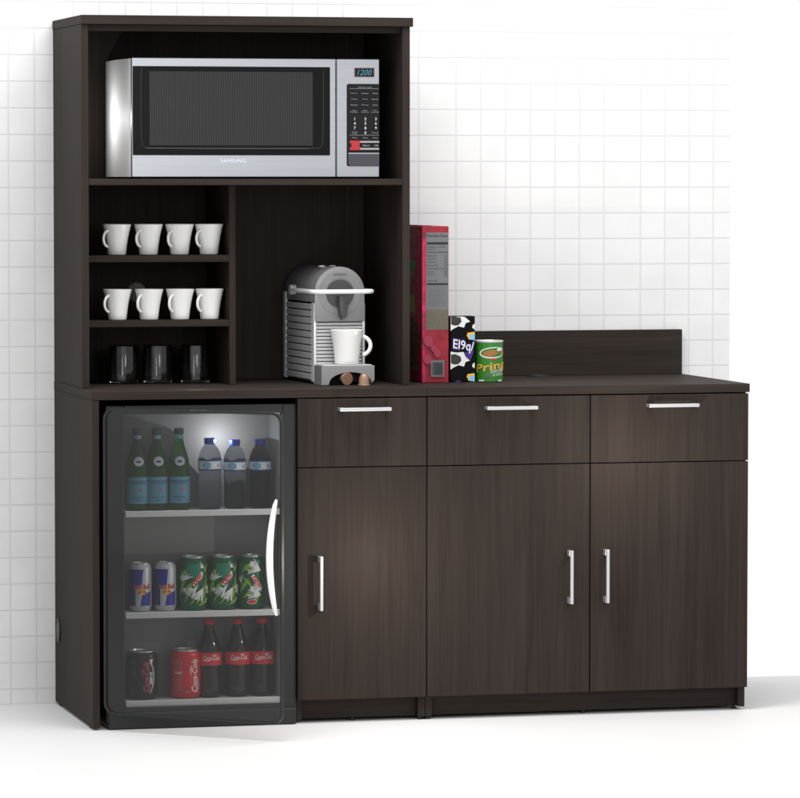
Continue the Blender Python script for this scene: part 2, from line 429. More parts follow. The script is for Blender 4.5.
gm = lathe(nb(), [(0, 0), (.028, 0), (.028, .002), (.026, .003), (0, .003)], 0, 0, 0, 32)
for v in gm.verts: v.co = Vector((.232+v.co.x, D-.0102-v.co.z, 1.145+v.co.y))
obj('back_disc', gm, mat('disc_grey', (.09, .09, .09), .5), h)  # thin plain grey disc on the back panel

# ------------------------------------------------------------------ cups
def cup_mesh(rr, rb, ht, root, ang, hw=1., th=.0037):
    """flared cup: outside profile, inside wall and a C handle at angle ang"""
    n = 9; prof = [(0, .002), (rb*.86, .0015), (rb*.9, 0), (rb*.97, .0008)]
    for k in range(n+1):
        t = k/n; prof.append((rb+(rr-rb)*(.55*t+.45*t**2.4), .002+(ht-.0035)*t))
    prof += [(rr-.0012, ht), (rr-.0028, ht-.001)]
    for k in range(n, -1, -1):
        t = k/n; prof.append((rb-.004+(rr-rb)*(.55*t+.45*t**2.4), .005+(ht-.007)*t))
    prof.append((0, .005))
    obj('bowl', lathe(nb(), prof, 0, 0, 0, 44), CERAM, root, smooth=True)
    pts = []
    for k in range(15):
        a = R(78-156*k/14)
        q = rb+(rr-rb)*.45-.003
        z = ht*.53+ht*.27*math.sin(a); r_ = q+.003+.0165*hw*math.cos(a)*(1 if a > 0 else 1.0)
        pts.append((math.cos(ang)*r_, math.sin(ang)*r_, z))
    obj('handle', tube(nb(), pts, th, 10), CERAM, root, smooth=True)
cup0 = thing('coffee_cup', 'x', 'cup'); cup_mesh(.0395, .0252, .0835, cup0, R(-90-52), 1.2)
CX = (.1295, .2171, .3031, .3852)
POS = ('leftmost', 'second from left', 'third from left', 'rightmost')
first = True
for z, row in ((1.2547, 'upper'), (1.0778, 'lower')):
    for i, x in enumerate(CX):
        o = cup0 if first else copy_tree(cup0); first = False
        o.location = (x+(.001 if row == 'lower' else 0), .338, z)
        o.rotation_euler.z = R((-3, 2, 4, -1)[i]+(2 if row == 'lower' else 0))
        o['label'] = 'white flared cup on the %s cup shelf, %s of four' % (row, POS[i]); o['group'] = 'white cups on the hutch shelves'
# tumblers
t0 = thing('tumbler', 'x', 'glass')
tp = [(0, 0), (.0365, 0), (.0385, .002), (.0395, .02), (.0402, .102), (.0396, .1035), (.0388, .102), (.0378, .02), (.035, .009), (0, .008)]
obj('glass_wall', lathe(nb(), tp, 0, 0, 0, 48), GLASS, t0, smooth=True)
for i, x in enumerate((.1620, .2570, .3620)):
    o = t0 if i == 0 else copy_tree(t0); o.location = (x, .415, HC+.0004)
    o['label'] = 'clear dark-looking drinking glass under the cup shelves, %s of three' % ('left', 'middle', 'right')[i]
    o['group'] = 'drinking glasses in the hutch'

# ------------------------------------------------------------------ microwave
MX = lambda p: .1440+(p-131)*.0027636
MZ = lambda p: 1.7856-(p-58)*.0026804
mw = thing('microwave', 'stainless steel microwave oven with black window and keypad on the top hutch shelf', 'microwave', (.486, .39, 1.4615))
YM = .20
bm = nb(); n = 14; zb, zt = 1.4665, 1.7840
# casing: left side bowed to catch light, standing in for its sheen
pts = [(MX(131)+.001, YM+.004)]
for k in range(n+1):
    t = k/n; pts.append((MX(131)-.0005-.010*math.sin(math.pi*t), YM+.006+.372*t))
pts += [(MX(378.5)-.001, YM+.378), (MX(378.5)-.001, YM+.004)]
va = [bm.verts.new((x, y, zb)) for x, y in pts]; fa = bm.faces.new(va)
r = bmesh.ops.extrude_face_region(bm, geom=[fa])
bmesh.ops.translate(bm, vec=(0, 0, zt-zb), verts=[v for v in r['geom'] if isinstance(v, bmesh.types.BMVert)])
bmesh.ops.recalc_face_normals(bm, faces=bm.faces[:])
obj('casing', bm, STEELS, mw, smooth=True)
dr = obj('door', bx(MX(131), MX(334.3), YM-.012, YM+.0035, MZ(177.3), MZ(58), .0015), STEEL, mw)
obj('window', prism(nb(), rrect(MX(131.9), MX(328.6), MZ(155.4), MZ(66.3), .002), YM-.0132, YM-.0118), MWIN, dr)
obj('window_mesh', prism(nb(), rrect(MX(148.5), MX(311), MZ(145.5), MZ(71.5), .002), YM-.0138, YM-.0131), MESHW, dr)
a_ = [(MX(140.5), MZ(68)), (MX(140), MZ(80)), (MX(139.8), MZ(110)), (MX(140.2), MZ(138)), (MX(141.5), MZ(145)), (MX(145), MZ(148.3)), (MX(200), MZ(148.6)), (MX(300), MZ(148.6)), (MX(318), MZ(148.2)), (MX(321), MZ(144)), (MX(322), MZ(110)), (MX(322), MZ(70))]
obj('window_rim', tube(nb(), [(x, YM-.0130, z) for x, z in a_], .0012, 8), mat('window_rim_dark', (.02, .02, .021), .12), dr, smooth=True)
obj('maker_name', Art().text(PALE, 'SAMSUNG', 0, 0, .0095, w=.070).flat(MX(231.5), YM-.0124, MZ(161)), [PALE], dr)
cp = obj('control_panel', bx(MX(335.6), MX(378.5), YM-.012, YM+.0035, MZ(177.3), MZ(58), .0015), STEEL, mw)
x1 = MX(378.5)-.0008
kp = rrect(MX(345.5), x1+.02, MZ(166.3), MZ(83), .006); kp = [(min(x, x1), z) for x, z in kp]
kk = []
for p in kp:
    if not kk or (abs(p[0]-kk[-1][0])+abs(p[1]-kk[-1][1])) > 1e-6: kk.append(p)
pan = obj('keypad', prism(nb(), kk, YM-.0132, YM-.0118), PANEL, cp)
A = Art()
def T(m, s, px, py, h, w=None, **k): A.text(m, s, MX(px), MZ(py), h, w, **k)
A.rect(GREYTXT, MX(348), x1-.001, MZ(87.9), MZ(87.6))
T(GREYTXT, 'INSTANT COOK', 364, 86.5, .0030, .038)
for py, ws in ((92.5, ('Popcorn', 'Potato', 'Pizza')), (98.5, ('Vegetable', 'Soup', 'Dinner')), (104.3, ('Reheat', 'Beverage', 'Meat'))):
    for px, s_ in zip((353, 364, 374.3), ws): T(GREYTXT, s_, px, py, .0034, .019 if len(s_) > 5 else .014)
for px, s1, s2 in ((353, 'Auto', 'Reheat'), (364, 'Auto', 'Defrost'), (374, 'Power', 'Level')):
    T(GREYTXT, s1, px, 109.8, .0030, .011); T(GREYTXT, s2, px, 111.4, .0030, .021)
for r_, py in enumerate((118.4, 122.9, 127.6)):
    for c_, px in enumerate((353.4, 364.2, 374.8)): T(KWHITE, str(r_*3+c_+1), px, py, .0080, bold=.03)
T(KWHITE, '0', 364.2, 132.4, .0080, bold=.03); T(GREYTXT, 'Kitchen', 353.4, 131.6, .003, .017); T(GREYTXT, 'Timer', 353.4, 133.2, .003, .014); T(GREYTXT, 'Clock', 374, 132.3, .003, .020)
A.rect(GREYTXT, MX(348), x1-.001, MZ(135), MZ(134.7))
for px, s_ in ((353.4, 'Min'), (364.2, 'Sec'), (374.5, 'More')): T(GREYTXT, s_, px, 137.5, .0034, .014)
A.rect(GREYTXT, MX(348.5), x1-.0005, MZ(142.6), MZ(140.6)); A.rect(GREYTXT, MX(348.5), x1-.0005, MZ(149.7), MZ(147.6))
A.poly(KRED, [(MX(348.2), MZ(150)), (MX(359.3), MZ(150)), (MX(358), MZ(145.2)), (MX(359.3), MZ(140.4)), (MX(348.2), MZ(140.4)), (MX(350.2), MZ(145.2))])
T(KWHITE, 'Start', 365, 145.2, .004, .019); T(KWHITE, '+30s', 375, 145.2, .004, .013)
A.rect(GREYTXT, MX(347), x1-.0005, MZ(154.0), MZ(152.6))
A.poly(SLATE, [(MX(346.6), MZ(154.2)), (x1-.0004, MZ(154.2)), (x1-.0004, MZ(165.8)), (MX(348.5), MZ(165.8)), (MX(346.8), MZ(164))][::-1])
obj('keypad_print', A.flat(0, YM-.0134, 0, .00006), A.mats, cp)
obj('display', prism(nb(), rrect(MX(353), MX(373.6), MZ(76.2), MZ(66.6), .002), YM-.0128, YM-.0118), MAROON, cp)
dd = Art().rect(PANEL, MX(353.9), MX(372.8), MZ(75.5), MZ(67.3)).text(CYAN, '1200', MX(363.5), MZ(71.4), .0155, .041, shear=.25, bold=.004)
obj('display_digits', dd.flat(0, YM-.0130, 0), dd.mats, cp)
for x in (.19, .78):
    for y in (.25, .54): obj('rubber_foot', lathe(nb(), [(0, 0), (.012, 0), (.012, .005), (0, .005)], x, y, 1.4616, 16), BLACK, mw)

# ------------------------------------------------------------------ coffee machine (built straight, then turned)
CMX, CMY = .6590, .245
cm = thing('coffee_machine', 'grey capsule coffee machine with ribbed sides and white lever in the hutch', 'coffee machine', (0, 0, 0))
w_, dp = .1440, .325
def cbx(*a, **k): return box(nb(), *a, **k)
obj('core', cbx(.0035, w_-.0035, .010, dp, .004, .200, .002), CMD, cm)
for s_, xa, xb in ((0, .0, .006), (1, w_-.006, w_)):
    b = nb()
    for k in range(11):
        z = .010+k*.0192; box(b, xa, xb, .030, dp-.028, z, z+.0162, .0015)
    obj('ribbed_side', b, CMS, cm, smooth=False)
    obj('side_trim', cbx(xa-.001, xb+.001, .0, .030, .004, .222, .003, 2), CML, cm)
    obj('side_trim', cbx(xa-.001, xb+.001, dp-.028, dp, .004, .246, .003, 2), CML, cm)
b = nb()
for k in range(12):
    z = .052+k*.0098; box(b, .0062, w_-.0062, .006, .012, z, z+.0075, .0015)
obj('ribbed_front', b, CMS, cm)
def arch(hw, cz, z0, n=24, cx=w_/2):
    return [(cx-hw, z0)]+[(cx-hw*math.cos(math.pi*k/n), cz+hw*math.sin(math.pi*k/n)) for k in range(n+1)]+[(cx+hw, z0)]
zc = .249
hd = obj('head', prism(nb(), arch(w_/2-.001, zc, .2235), .012, dp-.015, .0015), CMM, cm, smooth=True)
obj('head_face', prism(nb(), arch(w_/2-.0005, zc, .1700), -.002, .0118, .003), CMG, cm, smooth=True)
ring = nb()
n = 40
for rr, y0 in (((.060, .0405), -.0035),):
    o_ = []
    for rad in rr: o_.append([ring.verts.new((w_/2+rad*math.cos(2*math.pi*k/n), y0, zc+rad*math.sin(2*math.pi*k/n))) for k in range(n)])
    for k in range(n): ring.faces.new((o_[0][k], o_[0][(k+1) % n], o_[1][(k+1) % n], o_[1][k]))
bmesh.ops.solidify(ring, geom=ring.faces[:], thickness=.002)
bmesh.ops.recalc_face_normals(ring, faces=ring.faces[:])
obj('face_ring', ring, mat('face_ring_grey', (.44, .44, .445), .4, .1), cm)
obj('brew_recess', prism(nb(), [(w_/2+.0385*math.cos(2*math.pi*k/36), zc-.002+.0385*math.sin(2*math.pi*k/36)) for k in range(36)], -.0060, -.0015), CMD, cm, smooth=True)
sp = nb(); prism(sp, [(w_/2-.010, .240), (w_/2+.014, .240), (w_/2+.017, .210), (w_/2+.013, .183), (w_/2-.001, .176), (w_/2-.008, .200)], -.032, -.0058, .004)
obj('spout', sp, CMD, cm, smooth=True)
obj('maker_mark', Art().text(CMD, 'NESPRESSO', 0, 0, .005, .040, shear=.15).flat(w_/2, -.0058, zc+.050), [CMD], cm)
zl = .2530; lp = [(-.006, .195, zl), (-.012, .185, zl), (-.013, .15, zl), (-.013, .0, zl)]
for k in range(1, 6):
    a = R(90*k/5); lp.append((-.013+.03*(1-math.cos(a)), -.02-.028*math.sin(a), zl))
for k in range(0, 6):
    a = R(90*k/5); lp.append((w_-.017+.03*math.sin(a), -.02-.028*math.cos(a), zl))
lp += [(w_+.013, .0, zl), (w_+.013, .15, zl), (w_+.012, .185, zl), (w_+.006, .195, zl)]
obj('lever', tube(nb(), lp, .0062, 14), ENAM, cm, smooth=True)
for xa in (-.010, w_+.010):
    k_ = nb(); tube(k_, [(xa-.008, .188, zl), (xa+.008, .188, zl)], .0140, 18); obj('lever_pivot', k_, CML, cm, smooth=True)
for xa in (w_/2-.022, w_/2+.008):
    obj('button', lathe(nb(), [(0, 0), (.010, 0), (.010, .003), (.007, .005), (0, .005)], xa, .10, zc+w_/2-.0035, 20), CML, cm, smooth=True)
# drip tray with arched cut-out
tp = [(.0, .0), (.0, .052), (w_+.006, .052), (w_+.006, .012)]
for k in range(13):
    a = math.pi*k/12; tp.append((.082+.060*math.cos(a), .004+.030*math.sin(a)))
tp.append((.020, .0))
obj('drip_tray', prism(nb(), tp, -.075, .010, .0012), CMG, cm)
obj('tray_grid', cbx(.006, w_, -.070, .006, .0522, .0545, .0005), CMS, cm)
obj('cavity_shade', cbx(.012, .072, -.060, .009, .001, .030, .002), DARKGAP, cm)  # black block painting the shade inside the tray cut-out
cm.location = (CMX, CMY, HC+.0008); cm.rotation_euler.z = R(2.5)
# cup on the tray
c9 = thing('coffee_cup', 'white cup standing on the drip tray of the coffee machine', 'cup'); cup_mesh(.0450, .0330, .0950, c9, R(-12), 1.6, .0058)
c9.location = (.7430, .214, HC+.0556)
# copper capsules
cap0 = thing('coffee_capsule', 'copper capsule standing upright under the right end of the drip tray', 'coffee capsule', group='copper coffee capsules')
obj('foil_shell', lathe(nb(), [(0, 0), (.0165, 0), (.0172, .001), (.0150, .003), (.0135, .018), (.0115, .026), (.007, .031), (0, .0315)], 0, 0, 0, 28), COPPER, cap0, smooth=True)
cap0.location = (.7740, .1420, HC+.0005)
cap1 = copy_tree(cap0); cap1['label'] = 'copper capsule lying on its side under the drip tray'
cap1.location = (.733, .165, HC+.0172); cap1.rotation_euler = (R(-80), R(38), R(20))

# ------------------------------------------------------------------ cereal carton
x0, x1c, y0, y1, z1 = .9640, 1.0400, .250, .470, 1.3310
cb = thing('cereal_box', 'tall red cereal carton with nutrition panel beside the hutch', 'box', ((x0+x1c)/2, (y0+y1)/2, HC))
obj('carton', bx(x0, x1c, y0, y1, HC+.0004, z1, .0012), CARD, cb)
wd = x1c-x0; hh = z1-HC
q = lambda py: (383-py)/155.5*hh
A = Art()
A.rect(CARDM, 0.0008, .010, .002, q(240))
A.rect(PGREY, .0115, wd-.0015, q(330), q(233.8)); A.rect(BEIGE, .0115, wd-.0015, q(329.3), q(310))
A.text(INK, 'Nutrition Facts', .043, q(236.8), .0085, .058, bold=.01)
for a, b in ((243.3, 245.6), (284, 285.8)): A.rect(INK, .014, wd-.003, q(b), q(a))
A.rect(INK, .014, wd-.003, q(253.6), q(253.1))
for k, (py, s_) in enumerate(((248, 'Serving Size 1 cup (30g)'), (250.5, 'Servings 12'), (256.8, 'Calories 120'), (260, 'Total Fat 1g'), (263.2, 'Sodium 160mg'), (266.4, 'Potassium 70mg'), (269.6, 'Total Carbohydrate 25g'), (272.8, 'Sugars 9g'), (275.8, 'Protein 2g'), (281.5, 'Vitamin A 10%'))):
    A.text(INK, s_, .0150, q(py), .0042, min(.050, .0021*len(s_)), align='LEFT')
for py in (256.8, 260, 263.2, 266.4, 269.6, 272.8, 275.8): A.text(INK, '%d%%' % (py % 7+2), wd-.0085, q(py), .0045, .008)
for k in range(10): A.text(INK, 'Ingredients: whole grain oats, corn, sugar'[k:k+34], .042, q(288.5+k*2), .0024, .052)
for cx, cy, r_ in ((.013, .115, .016), (.028, .095, .010), (.038, .082, .012), (.010, .065, .014)): A.ell(PINK, cx+.004, cy, r_*.8, r_, .4)
A.text(INK, '3 oz', .055, q(339), .008, .013)
A.rect(PGREY, .024, .062, q(377), q(360.5))
xx = .028; random.seed(4)
while xx < .057:
    ww = random.choice((.0009, .0014, .002)); A.rect(INK, xx, xx+ww, q(375), q(362.5)); xx += ww+random.choice((.0008, .0012))
obj('side_print', A.flat(x0, y0-.0002, HC), A.mats, cb)
A = Art(); dw = y1-y0
A.rect(CARDM, .002, dw-.002, .004, hh-.010)
A.poly(CGRN, [(.02, q(262)), (.16, q(262)), (.07, q(290)), (.035, q(280))]); A.poly(CYEL, [(.03, q(296)), (.14, q(296)), (.15, q(315)), (.04, q(312))])
A.ell(CEREAL, .11, q(342), .085, .062); A.ell(PINK, .11, q(368), .09, .020); A.ell(CEREAL, .11, q(365), .085, .020)
# laid on the left face, which looks along -x
obj('front_print', A.flat(0, 0, 0, fn=lambda u, v, k: Vector((x0-.0002-k, y1-u, HC+v))), A.mats, cb)
obj('closing_flap', bx(x0+.001, x0+.030, y0+.002, y1-.01, z1+.0002, z1+.0022, .0003), CARD, cb)

# ------------------------------------------------------------------ black snack pack
sx0, sx1, sy0, sz1 = 1.0480, 1.1190, .262, 1.0830
sn = thing('snack_pack', 'black and white snack carton with purple edged lettering between red box and green tube', 'box', ((sx0+sx1)/2, .30, HC))
obj('carton', bx(sx0, sx1, sy0, sy0+.05, HC+.0004, sz1, .003, 2), SNB, sn)
ww = sx1-sx0; hh = sz1-HC
A = Art()
U = lambda px: (px-450)/24.5*ww
V = lambda py: (382.5-py)/65.5*hh
def P_(m, *pp): A.poly(m, [(min(max(U(a), .0005), ww-.0005), V(b)) for a, b in pp])
for dy in (0, -38.5):
    if dy == 0 or True:
        lo = 318 if dy < 0 else 0
        Y_ = lambda y: max(y+dy, 317.6)
        P_(SNW, (450, Y_(370)), (450.3, Y_(352)), (456, Y_(353)), (463, Y_(352.5)), (465, Y_(357)), (469.5, Y_(361)), (465, Y_(362.5)), (463.5, Y_(367)), (458, Y_(365.5)), (453, Y_(368)))
        P_(COOK, (450.6, Y_(363.5)), (450.6, Y_(355)), (455, Y_(354.5)), (460, Y_(357)), (461, Y_(361)), (458, Y_(364.5)), (454, Y_(365)))
        P_(SNW, (474, Y_(363)), (472, Y_(364.5)), (471.5, Y_(367)), (474, Y_(369)))
for dy in (0, -41):
    P_(YEL, (466, 377+dy), (467, 374.5+dy), (473.8, 373.6+dy), (474, 382+dy if dy else 382), (468, 381+dy))
    P_(SKY, (468, 376.8+dy), (474, 376+dy), (474, 381.8+dy), (470, 381.3+dy))
P_(PURP, (464, 353), (473, 352), (470, 360), (466, 358))
P_(PURP, (454, 382), (456, 380.5), (459, 380.6), (461, 382))
A.text(PURP, "EI9q/", U(462.2), V(347.4), .041, .064, shear=-.15, bold=.07, rot=-.16)
A.text(SNW, "EI9q/", U(462.2), V(347.0), .033, .060, shear=-.15, bold=.012, rot=-.16)
obj('front_print', A.flat(sx0, sy0-.0002, HC), A.mats, sn)

# ------------------------------------------------------------------ green crisp tube
px_, py_, pr = 1.1660, .290, .0395
pt = thing('snack_tube', 'short green crisp tube with gold lettering and white rim on the counter', 'tube', (px_, py_, HC))
obj('tube_body', lathe(nb(), [(0, .0004), (pr-.002, .0004), (pr-.0003, .0015), (pr-.0003, .108), (0, .108)], px_, py_, HC, 48), PRG, pt, smooth=True)
obj('rim', lathe(nb(), [(0, .1082), (pr, .1082), (pr+.0008, .110), (pr+.0006, .1135), (pr-.002, .1145), (pr-.003, .112), (0, .112)], px_, py_, HC, 48), mat('tube_rim', (.65, .66, .64), .3, .4), pt, smooth=True)
A = Art(); k_ = .113/41
UU = lambda a: (a-490)*.00262*1.02
VV = lambda b: (382-b)*k_
A.rect(PRG, UU(470), UU(508), VV(379), VV(345.5))
A.ell(SNW, UU(494), VV(352.6), .042, .0155, .06); A.ell(PRG, UU(494.5), VV(352.4), .038, .0125, .06); A.ell(CHIP, UU(490.5), VV(353.2), .0225, .0085, .12)
A.ell(SNW, UU(502), VV(349.5), .012, .004, .1); A.ell(CHIP, UU(505), VV(352), .009, .006)
A.rect(REDBAND, UU(491), UU(497), VV(359.8), VV(358))
A.text(CHIP, 'Pringles', UU(490)+.030, VV(366.0), .0290, .150, shear=.12, bold=.03, rot=.16)
A.text(GOLD, 'Pringles', UU(490)+.0297, VV(365.6), .0268, .148, shear=.12, bold=.012, rot=.16)
A.text(SNW, 'SOUR CREAM', UU(499), VV(370.8), .0085, .044, rot=.10); A.text(SNW, '& ONION', UU(499.5), VV(374.3), .0075, .034, rot=.10)
A.rect(PGREY, UU(486), UU(491.5), VV(377.3), VV(374.7)); A.text(INK, 'NET', UU(488.7), VV(376), .004, .010)
for a, b in ((478, 484), (499, 504)): A.rect(SNW, UU(a), UU(b), VV(381.2), VV(379.8))
obj('label_print', A.wrap(px_, py_, HC, pr, -.2, rfun=lambda z: pr-.0002), A.mats, pt, smooth=True)

# ------------------------------------------------------------------ fridge
FX0, FX1, FZ0, FZ1 = .0395, .5562, .0040, .8605
IX0, IX1, IZ0, IZ1 = .0890, .5178, .0575, .8380
FD = .48; ID = .165
fr = thing('mini_fridge', 'dark grey glass-door mini fridge filled with drinks in the cabinet bay, door ajar', 'fridge', (.3, .2, 0))
b = nb()
box(b, FX0, IX0, .012, FD, FZ0+.012, FZ1, .004, 2); box(b, IX1, FX1, .012, FD, FZ0+.012, FZ1, .004, 2)
box(b, IX0+.0002, IX1-.0002, .0125, FD, IZ1, FZ1-.0004, 0); box(b, IX0+.0002, IX1-.0002, .0125, FD, FZ0+.0124, IZ0, 0)
box(b, IX0+.0002, IX1-.0002, ID+.004, FD-.001, IZ0+.0002, IZ1-.0002, 0)
obj('cabinet_shell', b, FRBODY, fr)
obj('base_plinth', bx(FX0+.004, FX1-.003, .002, .40, .0015, .0440, .002), FRBODY, fr)
b = nb(); e = .0006
box(b, IX0+e, IX1-e, ID, ID+.003, IZ0+e, IZ1-e, 0)
box(b, IX0+e, IX0+.003, .045, ID-e, IZ0+e, IZ1-e, 0); box(b, IX1-.003, IX1-e, .035, ID-e, IZ0+e, IZ1-e, 0)
box(b, IX0+.0032, IX1-.0032, .040, ID-e, IZ1-.003, IZ1-e, 0); box(b, IX0+.0032, IX1-.0032, .013, ID-e, IZ0+e, IZ0+.003, 0)
obj('inner_liner', b, LINER, fr)
SZ = (.5760, .3055, .0700)
for z in SZ:
    obj('wire_shelf' if False else 'shelf', bx(IX0+.0036, IX1-.0036, .030, ID-.002, z-.006, z, .001), SHELF, fr)
    obj('shelf_trim', bx(IX0+.0036, IX1-.0036, .022, .0298, z-.0125, z+.0035, .001), mat('shelf_trim_grey', (.60, .60, .60), .35), fr)
for x in (FX0+.05, FX1-.05): obj('foot', lathe(nb(), [(0, 0), (.015, 0), (.015, .003), (0, .003)], x, .36, .0002, 16), BLACK, fr)
# door: built closed in local coords, then swung about its left hinge
DL = .530; TH = .69
door = bpy.data.objects.new('door', None); COL.objects.link(door); door.parent = fr
door.location = Vector((.0385, .006, 0))-ROOTLOC[fr.name]; door.rotation_euler.z = -TH
def dobj(name, bm, m, smooth=False):
    me = bpy.data.meshes.new(name); bm.normal_update(); bm.to_mesh(me); bm.free(); me.materials.append(m)
    if smooth:
        me.polygons.foreach_set('use_smooth', [True]*len(me.polygons)); me.set_sharp_from_angle(angle=R(38))
    o = bpy.data.objects.new(name, me); COL.objects.link(o); o.parent = door; return o
dz0, dz1 = .0440, .8570
outer = rrect(0, DL, dz0, dz1, .030, 8); inner = rrect(.006, DL-.006, dz0+.006, dz1-.006, .025, 8)
b = nb(); n = len(outer)
vs = [[b.verts.new((x, y, z)) for x, z in o_] for o_, y in ((outer, -.004), (inner, -.004), (inner, -.016), (outer, -.016))]
for k in range(n):
    k2 = (k+1) % n
    for i in range(4): b.faces.new((vs[i][k], vs[i][k2], vs[(i+1) % 4][k2], vs[(i+1) % 4][k]))
bmesh.ops.recalc_face_normals(b, faces=b.faces[:])
dobj('door_frame', b, FRBODY)
b = nb(); b.faces.new([b.verts.new((x, -.010, z)) for x, z in inner]); bmesh.ops.recalc_face_normals(b, faces=b.faces[:])
dobj('glass_pane', b, DGLASS)
hp = []; hr = []
for k in range(25):
    t = k/24; z = .331+.300*t; a = math.sin(math.pi*t)
    hp.append((.516-.010*a, -.019-.020*a**.6, z)); hr.append(.0036+.0058*a**.5)
dobj('handle', tube(nb(), hp, hr, 14), ENAM, True)

# ------------------------------------------------------------------ drinks
YB = .098
def can_profile(r, h_):
    return [(0, .003), (r*.72, .003), (r*.78, 0), (r*.84, .001), (r*.97, .010), (r, .016), (r, h_-.018), (r*.96, h_-.011), (r*.86, h_-.004), (r*.87, h_), (r*.82, h_), (r*.80, h_-.004), (0, h_-.004)]
def can(name, label, r, h_, body, art, phi, x, z, group=None):
    c = thing(name, label, 'can', (x, YB, z), group)
    pr_ = can_profile(r, h_)
    obj('can_body', lathe(nb(), pr_[3:9], x, YB, z, 48), body, c, smooth=True)
    obj('can_base', lathe(nb(), pr_[:4], x, YB, z, 48), ALU, c, smooth=True)
    obj('can_lid', lathe(nb(), pr_[8:], x, YB, z, 48), ALU, c, smooth=True)
    if art: obj('can_print', art.wrap(x, YB, z, r, phi, rfun=lambda v: r+.0001), art.mats, c, smooth=True)
    return c
def place(o, x, z, label, rz=0):
    o.location = (x, YB, z); o.rotation_euler.z = rz; o['label'] = label
# slim energy cans
r, hh = .0300, .1305
A = Art()
A.rect(CANSIL, -.088, .088, .014, hh-.016)
for s_ in (-.047, .047, 0):
    pass
A.poly(CANBLU, [(-.020, hh*.52), (.002, hh*.55), (.006, hh-.017), (-.020, hh-.017)])
A.poly(CANBLU, [(-.002, .016), (.030, .016), (.030, hh*.42), (.003, hh*.36)])
A.poly(NAVY, [(-.060, .016), (-.0155, .016), (-.0155, hh*.45), (-.019, hh-.017), (-.060, hh-.017)]); A.poly(CANBLU, [(.050, hh*.5), (.080, hh*.5), (.080, hh-.017), (.048, hh-.017)])  # navy part paints the shaded left side of the can
A.ell(YEL, .003, hh*.41, .011, .0085); A.ell(ORG, -.004, hh*.405, .0065, .0035, .5); A.ell(ORG, .010, hh*.405, .0065, .0035, -.5)
A.text(RED, 'Red Bull', .003, hh*.515, .013, .044, bold=.03)
e0 = can('drink_can', 'blue and silver energy drink can on the middle fridge shelf, leftmost', r, hh, CANSIL, A, -.12, .1470, SZ[1]+.0004, 'energy drink cans')
o = copy_tree(e0); place(o, .2145, SZ[1]+.0004, 'blue and silver energy drink can on the middle fridge shelf, touching the green cans')
# green cans
r, hh = .0378, .1450
def star(A, m, x, y, s, a0, spikes, spread):
    pts = []
    for k in range(spikes):
        a = a0+spread*(k/(spikes-1)-.5); l = s*(1 if k % 2 == 0 else .82)
        pts.append((x+l*math.cos(a), y+l*math.sin(a)))
        if k < spikes-1:
            a2 = a+spread/(spikes-1)/2; pts.append((x+s*.32*math.cos(a2), y+s*.32*math.sin(a2)))
    pts.append((x-s*.22*math.cos(a0), y-s*.22*math.sin(a0)))
    A.poly(m, pts)
def clip(A, r, hh):
    return A
A = Art()
A.rect(MDG, -.118, .118, .012, hh-.013)
for (x, y, l, a, wd) in ((-.026, .020, .06, 1.1, .010), (-.010, .014, .085, .85, .012), (.006, .016, .080, .9, .011), (.020, .02, .05, 1.2, .010), (-.034, .075, .04, 1.3, .008), (.032, .02, .09, 1.4, .010), (-.045, .03, .08, 1.2, .012), (-.075, .02, .1, 1.2, .016), (.060, .03, .08, 1.1, .014), (.09, .02, .08, 1.3, .014), (-.022, .095, .04, .9, .009), (.004, .085, .05, .6, .008), (-.006, .03, .05, 1.5, .008), (.012, .012, .06, .5, .010), (-.036, .10, .035, .3, .010), (.026, .095, .04, 1.0, .010), (-.016, .078, .03, 2.2, .008), (-.03, .05, .05, .7, .009)):
    dx, dy = math.cos(a), math.sin(a); l = min(l, (hh-.016-y)/dy)
    A.poly(MDL, [(x, y), (x+dx*l*.5-dy*wd*.5, y+dy*l*.5+dx*wd*.5), (x+dx*l, y+dy*l), (x+dx*l*.5+dy*wd*.5, y+dy*l*.5-dx*wd*.5)])
A.poly(MDT, [(-.016, hh-.018), (.018, hh-.018), (.020, hh-.040), (.006, hh-.062), (-.010, hh-.055), (-.018, hh-.035)])
A.poly(MDK, [(-.030, .055), (-.022, .070), (-.012, .052), (-.020, .048)]); A.poly(MDK, [(-.004, .045), (.001, .078), (.008, .050)]); A.poly(MDK, [(.020, .075), (.030, .070), (.026, .050)])
star(A, SNW, -.018, .088, .020, 2.0, 6, 3.4); star(A, SNW, -.022, .060, .017, 4.4, 5, 1.6)
star(A, SNW, .008, .066, .036, 3.95, 7, 1.0); star(A, SNW, .024, .056, .034, 4.2, 7, 1.1); star(A, SNW, .022, hh-.028, .014, .8, 5, 2.0)
star(A, SNW, -.060, .09, .03, 3, 6, 2); star(A, SNW, .070, .07, .04, 4, 7, 1.3)
A.poly(MDG, [(-.004, .066), (.001, .060), (.034, .094), (.030, .108), (.020, .104)])
A.poly(SNW, [(-.001, .070), (.003, .066), (.026, .091), (.025, .106), (.020, .104)])
A.text(RED, 'DEW', .0125, .0855, .0125, .034, bold=.06, shear=.1, rot=.82)
m0 = can('drink_can', 'green soda can with white shard pattern, directly right of the slim cans', r, hh, MDG, A, -.18, .2900, SZ[1]+.0004, 'green soda cans')
o = copy_tree(m0); place(o, .3710, SZ[1]+.0004, 'green soda can with white shard pattern, middle one of three')
A = Art()
A.rect(MDG, -.118, .118, .012, hh-.013)
A.poly(MDT, [(-.040, hh-.018), (-.024, hh-.018), (-.020, hh-.040), (-.034, hh-.056), (-.040, hh-.05)])
